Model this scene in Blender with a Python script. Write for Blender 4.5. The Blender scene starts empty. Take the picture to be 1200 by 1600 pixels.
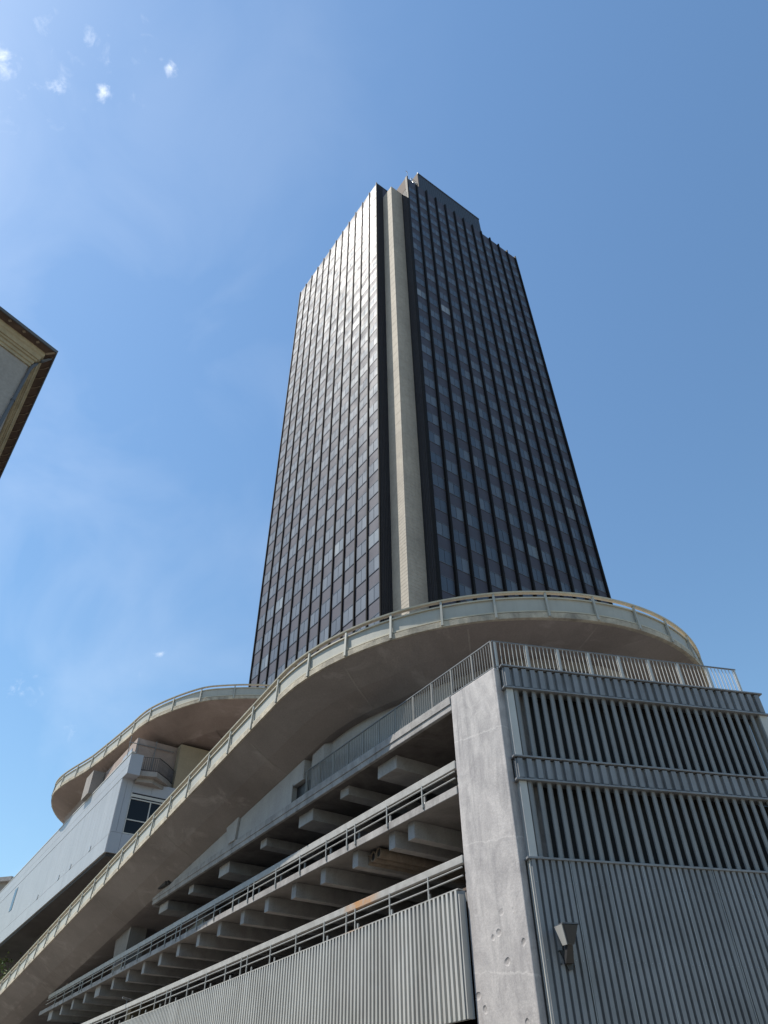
import bpy, bmesh, math, random
from mathutils import Vector, Matrix
random.seed(7)
R = math.radians
S = bpy.context.scene
COL = S.collection

# ---------------------------------------------------------------- camera
PITCH, ROLL, FPX = R(42.71), R(-0.888), 1111.5
c_, s_ = math.cos(PITCH), math.sin(PITCH)
fwd = Vector((0, c_, s_)); upv = Vector((0, -s_, c_)); rt = Vector((1, 0, 0))
cr, sr = math.cos(ROLL), math.sin(ROLL)
cx = cr*rt + sr*upv; cy = -sr*rt + cr*upv; cz = -fwd
cam_d = bpy.data.cameras.new('camera'); cam = bpy.data.objects.new('camera', cam_d); COL.objects.link(cam)
M4 = Matrix((cx, cy, cz)).transposed().to_4x4(); M4.translation = Vector((0, 0, 1.6)); cam.matrix_world = M4
cam_d.sensor_fit = 'VERTICAL'; cam_d.sensor_height = 24.0; cam_d.lens = FPX/1600*24.0
cam_d.clip_start = 0.05; cam_d.clip_end = 6000
S.camera = cam

# ---------------------------------------------------------------- world and sun
SUN_AZ, SUN_EL = -88.0, 60.0
S.view_settings.view_transform = 'Standard'; S.view_settings.look = 'None'
S.view_settings.gamma = 1.0; S.view_settings.exposure = 0.6
W = bpy.data.worlds.new('World'); S.world = W; W.use_nodes = True
wn = W.node_tree; wn.nodes.clear()
out = wn.nodes.new('ShaderNodeOutputWorld'); bg = wn.nodes.new('ShaderNodeBackground')
sky = wn.nodes.new('ShaderNodeTexSky'); sky.sky_type = 'NISHITA'; sky.sun_disc = False
sky.sun_elevation = R(SUN_EL); sky.sun_rotation = R(SUN_AZ)
sky.altitude = 20; sky.air_density = 1.5; sky.dust_density = .32; sky.ozone_density = 4.5
bg.inputs['Strength'].default_value = 0.10
# wispy clouds, placed by world direction
tc = wn.nodes.new('ShaderNodeTexCoord')
def wmath(op, a, b=None, clamp=False):
    n = wn.nodes.new('ShaderNodeMath'); n.operation = op; n.use_clamp = clamp
    for i, v in enumerate((a, b)):
        if v is None: continue
        if isinstance(v, (int, float)): n.inputs[i].default_value = v
        else: wn.links.new(v, n.inputs[i])
    return n.outputs[0]
nz = wn.nodes.new('ShaderNodeTexNoise'); nz.inputs['Scale'].default_value = 48; nz.inputs['Detail'].default_value = 9
nz.inputs['Roughness'].default_value = .62; nz.inputs['Distortion'].default_value = .35
wn.links.new(tc.outputs['Generated'], nz.inputs['Vector'])
CL = [((-.38,.26,.885),.07,.42), ((-.30,.24,.92),.08,.36), ((-.404,.229,.887),.026,1.), ((-.318,.220,.921),.020,.75), ((-.361,.256,.897),.016,.85), ((-.313,.270,.910),.014,.95), ((-.238,.253,.938),.014,.95),
      ((-.248,.246,.938),.012,.6), ((-.322,.245,.913),.022,.5), ((-.362,.207,.909),.035,.45), ((-.452,.778,.436),.026,.62), ((-.298,.813,.501),.012,.6), ((-.320,.814,.485),.016,.6),
      ((-.392,.827,.402),.014,.5), ((-.368,.839,.401),.012,.4), ((-.43,.79,.44),.035,.4), ((-.385,.24,.89),.04,.45)]
acc = None
for d, r_, k in CL:
    vm = wn.nodes.new('ShaderNodeVectorMath'); vm.operation = 'DISTANCE'
    wn.links.new(tc.outputs['Generated'], vm.inputs[0]); vm.inputs[1].default_value = Vector(d).normalized()
    v = wmath('SUBTRACT', 1.0, wmath('DIVIDE', vm.outputs['Value'], r_), True)
    v = wmath('MULTIPLY', wmath('POWER', v, .6), k)
    acc = v if acc is None else wmath('MAXIMUM', acc, v)
cl = wmath('MULTIPLY', wmath('SUBTRACT', wmath('ADD', nz.outputs['Fac'], wmath('MULTIPLY', acc, .34)), .66), 3.2, True)
cl = wmath('MULTIPLY', wmath('POWER', cl, 1.4), wmath('MULTIPLY', acc, 1.1, True))
nz2 = wn.nodes.new('ShaderNodeTexNoise'); nz2.inputs['Scale'].default_value = 4.2; nz2.inputs['Detail'].default_value = 9; nz2.inputs['Distortion'].default_value = .8
wn.links.new(tc.outputs['Generated'], nz2.inputs['Vector'])
sepx = wn.nodes.new('ShaderNodeSeparateXYZ'); wn.links.new(tc.outputs['Generated'], sepx.inputs[0])
left = wmath('MULTIPLY', wmath('SUBTRACT', .1, sepx.outputs['X']), 1.6, True)
veil = wmath('MULTIPLY', wmath('MULTIPLY', wmath('SUBTRACT', nz2.outputs['Fac'], .42), 1.4, True), left)
tot = wmath('ADD', wmath('MULTIPLY', cl, .75), wmath('MULTIPLY', veil, .30), True)
mixw = wn.nodes.new('ShaderNodeMixRGB'); mixw.inputs['Color2'].default_value = (9.5, 9.8, 10.2, 1)
hs = wn.nodes.new('ShaderNodeHueSaturation'); hs.inputs['Saturation'].default_value = 1.03; hs.inputs['Value'].default_value = 1.0
wn.links.new(sky.outputs[0], hs.inputs['Color'])
wn.links.new(tot, mixw.inputs['Fac']); tint = wn.nodes.new('ShaderNodeMixRGB'); tint.blend_type = 'MULTIPLY'; tint.inputs[0].default_value = 1; tint.inputs['Color2'].default_value = (.94, 1.03, 1.03, 1)
wn.links.new(hs.outputs[0], tint.inputs['Color1']); wn.links.new(tint.outputs[0], mixw.inputs['Color1'])
wn.links.new(mixw.outputs[0], bg.inputs['Color']); wn.links.new(bg.outputs[0], out.inputs['Surface'])
sd = Vector((math.sin(R(SUN_AZ))*math.cos(R(SUN_EL)), math.cos(R(SUN_AZ))*math.cos(R(SUN_EL)), math.sin(R(SUN_EL))))
sl = bpy.data.lights.new('sun', 'SUN'); sl.energy = 4.8; sl.angle = R(.53); sl.color = (1.0, .95, .86)
so = bpy.data.objects.new('sun', sl); COL.objects.link(so); so.rotation_euler = sd.to_track_quat('Z', 'Y').to_euler(); so.location = (-60, 20, 120)

# ---------------------------------------------------------------- frames
def D(az): return Vector((math.sin(R(az)), math.cos(R(az)), 0))
class Fr:
    """local frame: u along, v outward, z up"""
    def __init__(s, o, u, v): s.o, s.u, s.v = Vector(o), Vector(u), Vector(v)
    def __call__(s, a, b, z): return s.o + s.u*a + s.v*b + Vector((0, 0, z))
K = (3.3629, 19.7152, 0)
GA = Fr(K, D(-34.4), -Vector((math.cos(R(-34.4)), -math.sin(R(-34.4)), 0)))    # long open side of the garage
bd = D(76.5); GB = Fr(K, bd, Vector((bd.y, -bd.x, 0)))                          # louvred end of the garage
L0 = (-0.3724, 53.1062, 0)
TA = Fr(L0, D(-36.2), -D(53.8))                                                # tower west face: u along, v outward
TR = Fr(L0, D(53.8), -D(-36.2))                                                # tower south face
XY = Fr((0, 0, 0), (1, 0, 0), (0, 1, 0))

# ---------------------------------------------------------------- materials
def newmat(name):
    m = bpy.data.materials.new(name); m.use_nodes = True
    return m, m.node_tree, m.node_tree.nodes['Principled BSDF']
def ramp(nt, fac, stops):
    r_ = nt.nodes.new('ShaderNodeValToRGB'); nt.links.new(fac, r_.inputs[0])
    els = r_.color_ramp.elements
    while len(els) < len(stops): els.new(.5)
    for e, (p, c) in zip(els, stops):
        e.position = p; e.color = (c, c, c, 1) if isinstance(c, (int, float)) else (*c, 1)
    return r_.outputs[0]
def noise(nt, scale, detail=6, stretch=None, rough=.6, dist=0):
    t = nt.nodes.new('ShaderNodeNewGeometry'); mp = nt.nodes.new('ShaderNodeMapping')
    nt.links.new(t.outputs['Position'], mp.inputs['Vector'])
    if stretch: mp.inputs['Scale'].default_value = stretch
    n = nt.nodes.new('ShaderNodeTexNoise'); n.inputs['Scale'].default_value = scale; n.inputs['Detail'].default_value = detail
    n.inputs['Roughness'].default_value = rough; n.inputs['Distortion'].default_value = dist
    nt.links.new(mp.outputs[0], n.inputs['Vector']); return n.outputs['Fac']
def mixc(nt, fac, a, b, mode='MIX'):
    m = nt.nodes.new('ShaderNodeMixRGB'); m.blend_type = mode
    if isinstance(fac, (int, float)): m.inputs[0].default_value = fac
    else: nt.links.new(fac, m.inputs[0])
    for i, v in ((1, a), (2, b)):
        if isinstance(v, tuple): m.inputs[i].default_value = (*v, 1)
        else: nt.links.new(v, m.inputs[i])
    return m.outputs[0]
def bump(nt, b, fac, strength=.3, dist=.02):
    bp = nt.nodes.new('ShaderNodeBump'); bp.inputs['Strength'].default_value = strength; bp.inputs['Distance'].default_value = dist
    nt.links.new(fac, bp.inputs['Height'])
    nt.links.new(bp.outputs[0], b.inputs['Normal']); return bp
def concrete(name, base, stain, streak=.5, scale=.6, bmp=.35, rough=.9, fine=18, light=None, lamt=.0):
    m, nt, b = newmat(name)
    col = mixc(nt, ramp(nt, noise(nt, scale, 8, dist=.6), [(.35, 0), (.7, 1)]), base, stain)
    st = ramp(nt, noise(nt, 2.6, 7, (1, 1, .12), .65), [(.48, 0), (.72, 1)])
    col = mixc(nt, nt_mul(nt, st, streak), col, tuple(x*.5 for x in stain))
    fn = noise(nt, fine, 8)
    col = mixc(nt, .35, col, ramp(nt, fn, [(.3, .45), (.7, 1.0)]), 'MULTIPLY')
    if light:
        lt = ramp(nt, noise(nt, .42, 12, rough=.68, dist=.8), [(.55, 0), (.66, 1)])
        col = mixc(nt, nt_mul(nt, lt, lamt), col, light)
    nt.links.new(col, b.inputs['Base Color']); b.inputs['Roughness'].default_value = rough
    if bmp: bump(nt, b, fn, bmp, .015)
    return m
def nt_mul(nt, f, k):
    n = nt.nodes.new('ShaderNodeMath'); n.operation = 'MULTIPLY'; nt.links.new(f, n.inputs[0]); n.inputs[1].default_value = k; return n.outputs[0]
def paint(name, base, dirt, rough=.45, amt=.5, metal=0, scale=1.5, streak=.4, sheet=None):
    m, nt, b = newmat(name)
    col = mixc(nt, nt_mul(nt, ramp(nt, noise(nt, scale, 8, dist=.4), [(.4, 0), (.75, 1)]), amt), base, dirt)
    col = mixc(nt, nt_mul(nt, ramp(nt, noise(nt, 5, 6, (1, 1, .08), .6), [(.5, 0), (.75, 1)]), streak), col, dirt)
    if sheet:
        g_ = nt.nodes.new('ShaderNodeNewGeometry'); dt = nt.nodes.new('ShaderNodeVectorMath'); dt.operation = 'DOT_PRODUCT'
        nt.links.new(g_.outputs['Position'], dt.inputs[0]); dt.inputs[1].default_value = Vector(sheet[0])/sheet[1]
        fl_ = nt.nodes.new('ShaderNodeMath'); fl_.operation = 'FLOOR'; nt.links.new(dt.outputs['Value'], fl_.inputs[0])
        wn_ = nt.nodes.new('ShaderNodeTexWhiteNoise'); wn_.noise_dimensions = '1D'; nt.links.new(fl_.outputs[0], wn_.inputs['W'])
        col = mixc(nt, 1.0, col, ramp(nt, wn_.outputs['Value'], [(0, 1-sheet[2]), (1, 1.0)]), 'MULTIPLY')
    nt.links.new(col, b.inputs['Base Color']); b.inputs['Roughness'].default_value = rough; b.inputs['Metallic'].default_value = metal
    bump(nt, b, noise(nt, 30, 4), .06, .01)
    return m
M = {}
# pier: worn painted concrete with pitted patches low down
def pier_mat():
    m, nt, b = newmat('pier_concrete')
    col = mixc(nt, ramp(nt, noise(nt, 1.3, 10, (1,1,.6), .68, dist=1.0), [(.4, 0), (.62, 1)]), (.49, .462, .45), (.35, .33, .328))
    st = ramp(nt, noise(nt, 2.2, 7, (1, 1, .16), .65, .5), [(.5, 0), (.75, 1)])
    col = mixc(nt, nt_mul(nt, st, .6), col, (.17, .165, .172))
    g0 = nt.nodes.new('ShaderNodeNewGeometry'); dz = nt.nodes.new('ShaderNodeVectorMath'); dz.operation = 'DOT_PRODUCT'; dz.inputs[1].default_value = (.10, -.12, 1)
    nt.links.new(g0.outputs['Position'], dz.inputs[0]); wob = nt_mul(nt, noise(nt, 2.5, 6), .35)
    ad = nt.nodes.new('ShaderNodeMath'); ad.operation = 'ADD'; nt.links.new(dz.outputs['Value'], ad.inputs[0]); nt.links.new(wob, ad.inputs[1])
    wv = nt.nodes.new('ShaderNodeMath'); wv.operation = 'PINGPONG'; nt.links.new(ad.outputs[0], wv.inputs[0]); wv.inputs[1].default_value = 1.55
    col = mixc(nt, nt_mul(nt, ramp(nt, wv.outputs[0], [(0, 1), (.012, .7), (.03, 0)]), .5), col, (.60, .57, .55))
    st2 = ramp(nt, noise(nt, 1.5, 8, (1.6, 1.6, .10), .7, .3), [(.52, 0), (.66, 1)])
    sz = nt.nodes.new('ShaderNodeSeparateXYZ'); nt.links.new(g0.outputs['Position'], sz.inputs[0])
    hi = ramp(nt, nt_mul(nt, sz.outputs['Z'], .07), [(.45, .15), (.85, 1)])
    m3 = nt.nodes.new('ShaderNodeMath'); m3.operation = 'MULTIPLY'; nt.links.new(st2, m3.inputs[0]); nt.links.new(hi, m3.inputs[1])
    col = mixc(nt, nt_mul(nt, m3.outputs[0], .75), col, (.15, .145, .155))
    vo = nt.nodes.new('ShaderNodeTexVoronoi'); vo.inputs['Scale'].default_value = 2.1; vo.feature = 'F1'
    g = nt.nodes.new('ShaderNodeNewGeometry')
    nd = nt.nodes.new('ShaderNodeVectorMath'); nd.operation = 'ADD'
    nn = nt.nodes.new('ShaderNodeTexNoise'); nn.inputs['Scale'].default_value = 3.5; nn.inputs['Detail'].default_value = 5
    sc = nt.nodes.new('ShaderNodeVectorMath'); sc.operation = 'SCALE'; sc.inputs['Scale'].default_value = .35
    nt.links.new(nn.outputs['Color'], sc.inputs[0]); nt.links.new(g.outputs['Position'], nd.inputs[0]); nt.links.new(sc.outputs[0], nd.inputs[1])
    nt.links.new(nd.outputs[0], vo.inputs['Vector'])
    pit = ramp(nt, vo.outputs['Distance'], [(.10, 1), (.16, .55), (.20, 0)])
    sx = nt.nodes.new('ShaderNodeSeparateXYZ'); nt.links.new(g.outputs['Position'], sx.inputs[0])
    low = ramp(nt, nt_mul(nt, sx.outputs['Z'], .1), [(.58, 1), (.68, 0)])
    mk = nt.nodes.new('ShaderNodeMath'); mk.operation = 'MULTIPLY'; nt.links.new(pit, mk.inputs[0]); nt.links.new(low, mk.inputs[1])
    col = mixc(nt, nt_mul(nt, mk.outputs[0], .45), col, (.24, .22, .21))
    fn = noise(nt, 16, 9)
    col = mixc(nt, .3, col, ramp(nt, fn, [(.3, .55), (.7, 1.0)]), 'MULTIPLY')
    nt.links.new(col, b.inputs['Base Color']); b.inputs['Roughness'].default_value = .9
    b1 = bump(nt, b, fn, .3, .025)
    b2 = nt.nodes.new('ShaderNodeBump'); b2.inputs['Strength'].default_value = .7; b2.inputs['Distance'].default_value = .03; b2.invert = True
    nt.links.new(mk.outputs[0], b2.inputs['Height']); nt.links.new(b2.outputs[0], b1.inputs['Normal'])
    return m
M['pier'] = pier_mat()
M['conc'] = concrete('garage_concrete', (.40, .38, .365), (.25, .235, .225), .5, 1.4, .4, light=(.52, .5, .48), lamt=.3)
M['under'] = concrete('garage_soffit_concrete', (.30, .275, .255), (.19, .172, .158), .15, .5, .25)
M['stain_shade'] = concrete('stained_shaded_soffit', (.17, .15, .135), (.075, .062, .055), .3, .9, .3)  # brown staining, with underside shade mixed into the colour
M['beam'] = concrete('beam_concrete', (.42, .40, .38), (.30, .285, .27), .25, 1.2, .2)
M['ramp'] = concrete('ramp_concrete', (.285, .245, .225), (.195, .163, .148), .1, .22, .3, light=(.42, .37, .34), lamt=.42)
M['ramp_lip'] = concrete('ramp_edge_concrete', (.53, .465, .36), (.25, .22, .18), .45, 1.6, .7)
M['ramp_pink'] = concrete('pinkish_ramp_concrete', (.31, .245, .215), (.22, .17, .148), .1, .22, .3, light=(.5, .42, .39), lamt=.3)
M['mortar'] = concrete('pale_joint_mortar', (.34, .30, .27), (.26, .225, .20), .1, 3, .3)
M['wallc'] = concrete('rendered_wall', (.42, .40, .38), (.33, .31, .30), .2, .5, .1)
M['yellow'] = concrete('cream_rendered_wall', (.34, .275, .19), (.27, .22, .15), .2, .5, .1)
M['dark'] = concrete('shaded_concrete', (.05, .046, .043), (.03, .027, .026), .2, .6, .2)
M['panel'] = paint('ramp_panel_paint', (.37, .36, .315), (.28, .27, .235), .5, .4)
M['rail_cream'] = paint('cream_rail_paint', (.47, .425, .325), (.31, .28, .21), .5, .5)
M['rail_grey'] = paint('grey_rail_paint', (.34, .34, .325), (.24, .23, .21), .45, .4)
M['rail_dark'] = paint('dark_rail_paint', (.16, .165, .17), (.10, .09, .08), .45, .4)
M['rail_mid'] = paint('worn_grey_rail_paint', (.20, .195, .18), (.12, .11, .10), .5, .5)
M['guard'] = paint('brown_guard_rail', (.13, .095, .075), (.07, .05, .04), .6, .6)
M['clad_grey'] = paint('grey_blue_cladding', (.225, .232, .242), (.12, .12, .122), .42, .55, .0, 1.0, .6, sheet=(GB.u, 1.04, .16))
M['deck_panel'] = paint('pale_ribbed_panel_paint', (.46, .455, .43), (.30, .285, .26), .5, .5, 0, .7, .5, sheet=(GA.u, 1.0, .14))
M['clad_light'] = paint('light_grey_cladding', (.47, .465, .44), (.36, .35, .33), .5, .4)
M['blade'] = paint('grey_louvre_blade', (.195, .20, .20), (.12, .12, .118), .45, .45)
M['wing'] = paint('pale_metal_cladding', (.325, .325, .328), (.265, .263, .262), .4, .4, 0, .6, .4, sheet=(GA.u, .9, .07))
M['wing_end'] = paint('grey_end_cladding', (.33, .34, .37), (.27, .28, .31), .4, .3, 0, .8, .2)
M['black'] = paint('black_paint', (.03, .03, .032), (.05, .045, .04), .5, .3)
M['fin'] = concrete('tower_fin_concrete', (.43, .385, .325), (.35, .315, .27), .2, .25, 0, fine=3)
M['asphalt'] = concrete('asphalt', (.055, .054, .052), (.04, .04, .04), .0, .6, .4)
M['pave'] = concrete('paving', (.24, .22, .19), (.18, .165, .14), .0, .4, .4)
M['cornice'] = concrete('cream_stone_cornice', (.46, .38, .25), (.33, .27, .17), .3, 2.5, .2)
M['oldwall'] = concrete('grey_render', (.36, .33, .30), (.30, .275, .25), .2, 1.0, .15)
M['tile'] = concrete('brown_eave_tiles', (.17, .115, .085), (.10, .065, .05), .2, 3, .5)
M['tilelight'] = concrete('pale_bracket', (.42, .33, .24), (.28, .21, .15), .2, 5, .2)
M['zinc'] = paint('dark_zinc', (.10, .105, .115), (.05, .05, .055), .5, .5)
M['steel'] = paint('grey_steel', (.35, .36, .37), (.25, .25, .25), .4, .4, .3)
M['pipe'] = concrete('pipe_concrete', (.36, .29, .22), (.22, .175, .13), .2, 3, .3)
def bar_mat():
    m, nt, b = newmat('pale_beam_with_rust')
    g = nt.nodes.new('ShaderNodeNewGeometry'); vm = nt.nodes.new('ShaderNodeVectorMath'); vm.operation = 'DISTANCE'
    nt.links.new(g.outputs['Position'], vm.inputs[0]); vm.inputs[1].default_value = GA(7.6, .1, 8.0)
    f = ramp(nt, nt_mul(nt, vm.outputs['Value'], .5), [(.2, 1), (.62, 0)])
    ns = ramp(nt, noise(nt, 2.5, 7), [(.35, 0), (.6, 1)])
    mm = nt.nodes.new('ShaderNodeMath'); mm.operation = 'MULTIPLY'; nt.links.new(f, mm.inputs[0]); nt.links.new(ns, mm.inputs[1])
    base = mixc(nt, ramp(nt, noise(nt, 3, 7), [(.4, 0), (.75, 1)]), (.37, .36, .34), (.26, .25, .23))
    nt.links.new(mixc(nt, mm.outputs[0], base, (.42, .22, .09)), b.inputs['Base Color']); b.inputs['Roughness'].default_value = .6
    bump(nt, b, noise(nt, 20, 4), .1, .01); return m
M['bar'] = bar_mat()
def facade(name, c1, c2, rough, ior, spec=.5, coat=0, tint=(1, 1, 1)):
    m, nt, b = newmat(name)
    at = nt.nodes.new('ShaderNodeAttribute'); at.attribute_name = 'rnd'
    col = mixc(nt, at.outputs['Fac'], c1, c2)
    nt.links.new(col, b.inputs['Base Color'])
    r1 = ramp(nt, noise(nt, .5, 4), [(.3, rough*.85), (.7, rough*1.15)])
    nt.links.new(r1, b.inputs['Roughness']); b.inputs['IOR'].default_value = ior
    b.inputs['Specular Tint'].default_value = (*tint, 1); b.inputs['Specular IOR Level'].default_value = spec
    b.inputs['Coat Weight'].default_value = coat; b.inputs['Coat Roughness'].default_value = .03
    return m
M['glass'] = facade('tinted_window_glass', (.048, .064, .092), (.095, .115, .146), .66, 1.5, .42, .30)
M['glass_blind'] = facade('window_glass_with_blind', (.11, .13, .15), (.26, .28, .30), .5, 1.5, .3, .35)
M['spandrel'] = facade('dark_spandrel_panel', (.060, .060, .080), (.072, .070, .092), .70, 1.5, .32, tint=(.95, .95, 1))
M['mullion'] = paint('black_mullion', (.010, .0095, .010), (.016, .014, .014), .7, .3)
M['mullion'].node_tree.nodes['Principled BSDF'].inputs['Specular IOR Level'].default_value = .12
M['transom'] = paint('thin_grey_frame', (.12, .12, .125), (.09, .09, .09), .35, .3, .5)
M['cladtop'] = paint('dark_metal_side_cladding', (.034, .033, .036), (.02, .019, .02), .7, .5)
M['cladtop'].node_tree.nodes['Principled BSDF'].inputs['Specular IOR Level'].default_value = .2
M['plant'] = paint('dark_blue_grey_cladding', (.035, .042, .055), (.025, .028, .035), .6, .5)
M['innerwall'] = paint('pinkish_inner_wall', (.085, .06, .052), (.06, .045, .04), .9, .4)
m, nt, b = newmat('dark_room_glass'); b.inputs['Base Color'].default_value = (.012, .014, .018, 1); b.inputs['Roughness'].default_value = .04; b.inputs['IOR'].default_value = 1.28; M['roomglass'] = m
m, nt, b = newmat('leaf'); b.inputs['Roughness'].default_value = .6
nt.links.new(mixc(nt, ramp(nt, noise(nt, 1.5, 4), [(.35, 0), (.65, 1)]), (.05, .085, .02), (.12, .15, .035)), b.inputs['Base Color']); M['leaf'] = m
M['bark'] = concrete('bark', (.12, .09, .06), (.07, .05, .035), .3, 3, .5)

# ---------------------------------------------------------------- mesh helpers
class MB:
    def __init__(s): s.v, s.f, s.r = [], [], []
    def add(s, vs, fs, rnd=0.0):
        n = len(s.v); s.v += [Vector(q) for q in vs]; s.f += [tuple(i+n for i in f) for f in fs]; s.r += [rnd]*len(fs)
    def box(s, F, u0, u1, v0, v1, z0, z1, rnd=0.0):
        P = [F(u, v, z) for z in (z0, z1) for v in (v0, v1) for u in (u0, u1)]
        s.add(P, [(0, 2, 3, 1), (4, 5, 7, 6), (0, 1, 5, 4), (2, 6, 7, 3), (0, 4, 6, 2), (1, 3, 7, 5)], rnd)
    def prism(s, F, poly, z0, z1):
        n = len(poly); P = [F(u, v, z0) for u, v in poly] + [F(u, v, z1) for u, v in poly]
        s.add(P, [tuple(range(n))[::-1], tuple(range(n, 2*n))] + [(i, (i+1) % n, n+(i+1) % n, n+i) for i in range(n)])
    def side_prism(s, F, poly_uz, v0, v1):
        n = len(poly_uz); P = [F(u, v0, z) for u, z in poly_uz] + [F(u, v1, z) for u, z in poly_uz]
        s.add(P, [tuple(range(n)), tuple(range(n, 2*n))[::-1]] + [(i, (i+1) % n, n+(i+1) % n, n+i) for i in range(n)])
    def loft(s, rings, closed_ring=True, caps=True, loop=False):
        n = len(rings[0]); base = []
        P = [q for r_ in rings for q in r_]; fs = []
        m_ = len(rings)
        for i in range(m_ if loop else m_-1):
            j = (i+1) % m_
            for k in range(n if closed_ring else n-1):
                k2 = (k+1) % n
                fs.append((i*n+k, i*n+k2, j*n+k2, j*n+k))
        if caps and not loop and closed_ring: fs += [tuple(range(n))[::-1], tuple(range((m_-1)*n, m_*n))]
        s.add(P, fs)
    def tube(s, pts, r, seg=8, caps=True):
        pts = [Vector(p) for p in pts]; rings = []
        rr = r if isinstance(r, (list, tuple)) else [r]*len(pts)
        for i, p in enumerate(pts):
            t = (pts[min(i+1, len(pts)-1)] - pts[max(i-1, 0)]).normalized()
            ref = Vector((0, 0, 1)) if abs(t.z) < .9 else Vector((1, 0, 0))
            x = t.cross(ref).normalized(); y = t.cross(x)
            rings.append([p + (x*math.cos(a) + y*math.sin(a))*rr[i] for a in [2*math.pi*k/seg for k in range(seg)]])
        s.loft(rings, True, caps)
    def bar(s, p, q, w, h, up=(0, 0, 1)):
        p, q = Vector(p), Vector(q); t = (q-p).normalized(); up = Vector(up)
        x = t.cross(up)
        x = x.normalized() if x.length > 1e-5 else Vector((1, 0, 0)); y = x.cross(t)
        s.loft([[e + x*(w/2)*a + y*(h/2)*b for a, b in ((-1, -1), (1, -1), (1, 1), (-1, 1))] for e in (p, q)])
    def build(s, name, mat, parent=None, bevel=0, smooth=False, origin=None):
        me = bpy.data.meshes.new(name)
        if parent is not None: off = parent.location
        else: off = Vector(origin) if origin is not None else Vector((0, 0, 0))
        me.from_pydata([tuple(v - off) for v in s.v], [], s.f); me.update()
        bm = bmesh.new(); bm.from_mesh(me); bmesh.ops.recalc_face_normals(bm, faces=bm.faces); bm.to_mesh(me); bm.free()
        at = me.attributes.new('rnd', 'FLOAT', 'FACE')
        for i, x in enumerate(s.r): at.data[i].value = x
        if smooth:
            for p in me.polygons: p.use_smooth = True
        me.materials.append(mat); o = bpy.data.objects.new(name, me); COL.objects.link(o)
        if parent is not None: o.parent = parent
        else: o.location = off
        if bevel:
            b_ = o.modifiers.new('bevel', 'BEVEL'); b_.width = bevel; b_.segments = 2; b_.limit_method = 'ANGLE'; b_.angle_limit = R(40)
        return o
def sub(parent, mb, name, mat, **k):
    """child of a mesh part (whose own offset is zero relative to its thing)"""
    top = parent
    while top.parent is not None: top = top.parent
    o = mb.build(name, mat, None, **k)
    # shift vertices so that the child sits right under a parent that has no transform of its own
    off = top.location
    o.data.transform(Matrix.Translation(-off)); o.parent = parent
    return o
def thing(name, label, cat, loc, group=None):
    o = bpy.data.objects.new(name, None); COL.objects.link(o); o.location = Vector(loc); o.empty_display_size = .5
    o['label'] = label; o['category'] = cat
    if group: o['group'] = group
    return o
def tag(o, label, cat, group=None):
    o['label'] = label; o['category'] = cat
    if group: o['group'] = group
    return o
def offset_copy(o, parent, delta, name=None):
    c = o.copy(); COL.objects.link(c); c.parent = parent; c.location = o.location + Vector(delta); return c
def corr_profile(u0, u1, pitch, depth, crest=.5, v0=0.0):
    """trapezoid corrugation as (u, v) points; crest = share of the pitch"""
    pts = []; n = max(1, round((u1-u0)/pitch)); p = (u1-u0)/n; sl_ = p*.07
    for i in range(n):
        x = u0+i*p
        pts += [(x, v0), (x+sl_, v0+depth), (x+p*crest, v0+depth), (x+p*crest+sl_, v0)]
    pts.append((u1, v0))
    return pts
def corr(mb, F, u0, u1, z0, z1, pitch, depth, crest=.5, v0=0.0, back=.04):
    pr = corr_profile(u0, u1, pitch, depth, crest, v0)
    n = len(pr)
    P = [F(u, v, z0) for u, v in pr] + [F(u, v, z1) for u, v in pr]
    mb.add(P, [(i, i+1, n+i+1, n+i) for i in range(n-1)])
    mb.box(F, u0, u1, v0-back, v0-.004, z0, z1)

# ---------------------------------------------------------------- setting: ground
g = MB(); g.add([(-3000, -3000, 0), (3000, -3000, 0), (3000, 3000, 0), (-3000, 3000, 0)], [(0, 1, 2, 3)])
o = g.build('ground', M['pave']); o['kind'] = 'structure'
g = MB(); g.box(GA, -60, 140, 3.2, 9.5, .004, .008)
o = g.build('road', M['asphalt']); o['kind'] = 'structure'
g = MB(); g.box(GA, -60, 140, 9.5, 9.65, 0, .13)
o = g.build('kerb', M['pave']); o['kind'] = 'structure'

# ================================================================ PARKING GARAGE
gar = thing('parking_garage', 'open concrete car park with louvred grey metal end and broad worn corner pier', 'car park', K)
def G(mb, name, mat, **k): return mb.build(name, mat, gar, **k)
# corner pier
m = MB(); m.box(GA, 0, 2.22, -1.1, 0, 0, 13.1); G(m, 'corner_pier', M['pier'], bevel=.03)['label'] = 'broad rough plastered corner pier with pitted lower part'
# roof slab (z 12.6..13.1)
IN = -17.0
poly = [(2.22, 0), (29.6, 0), (30.2, -.5), (30.2, IN), (-4, IN), (-4, -1.2), (2.22, -1.2)]
def slab_poly(s_end, t):
    # long facade edge, then inside, then behind the louvred end
    e = GB(9.2, -.3, 0) - Vector(K); ue = e.dot(GA.u); ve = e.dot(GA.v)
    e2 = GB(9.2, -.3, 0) + GA.u*16 - Vector(K); u2 = e2.dot(GA.u); v2 = e2.dot(GA.v)
    c = GB(.5, -.3, 0) - Vector(K)
    return [(2.22, 0), (s_end, 0), (s_end, -12.0), (u2, v2), (ue, ve), (c.dot(GA.u), c.dot(GA.v)), (2.22, -1.12)]
m = MB(); m.prism(GA, slab_poly(29.6, 0), 12.61, 13.1); roofslab = G(m, 'roof_slab', M['conc'], bevel=.02)
m = MB(); m.box(GA, 2.3, 29.5, -11.9, -.12, 12.598, 12.604); G(m, 'roof_soffit', M['stain_shade'])  # thin sheet: staining plus the slab's underside shade put into the colour
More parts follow.
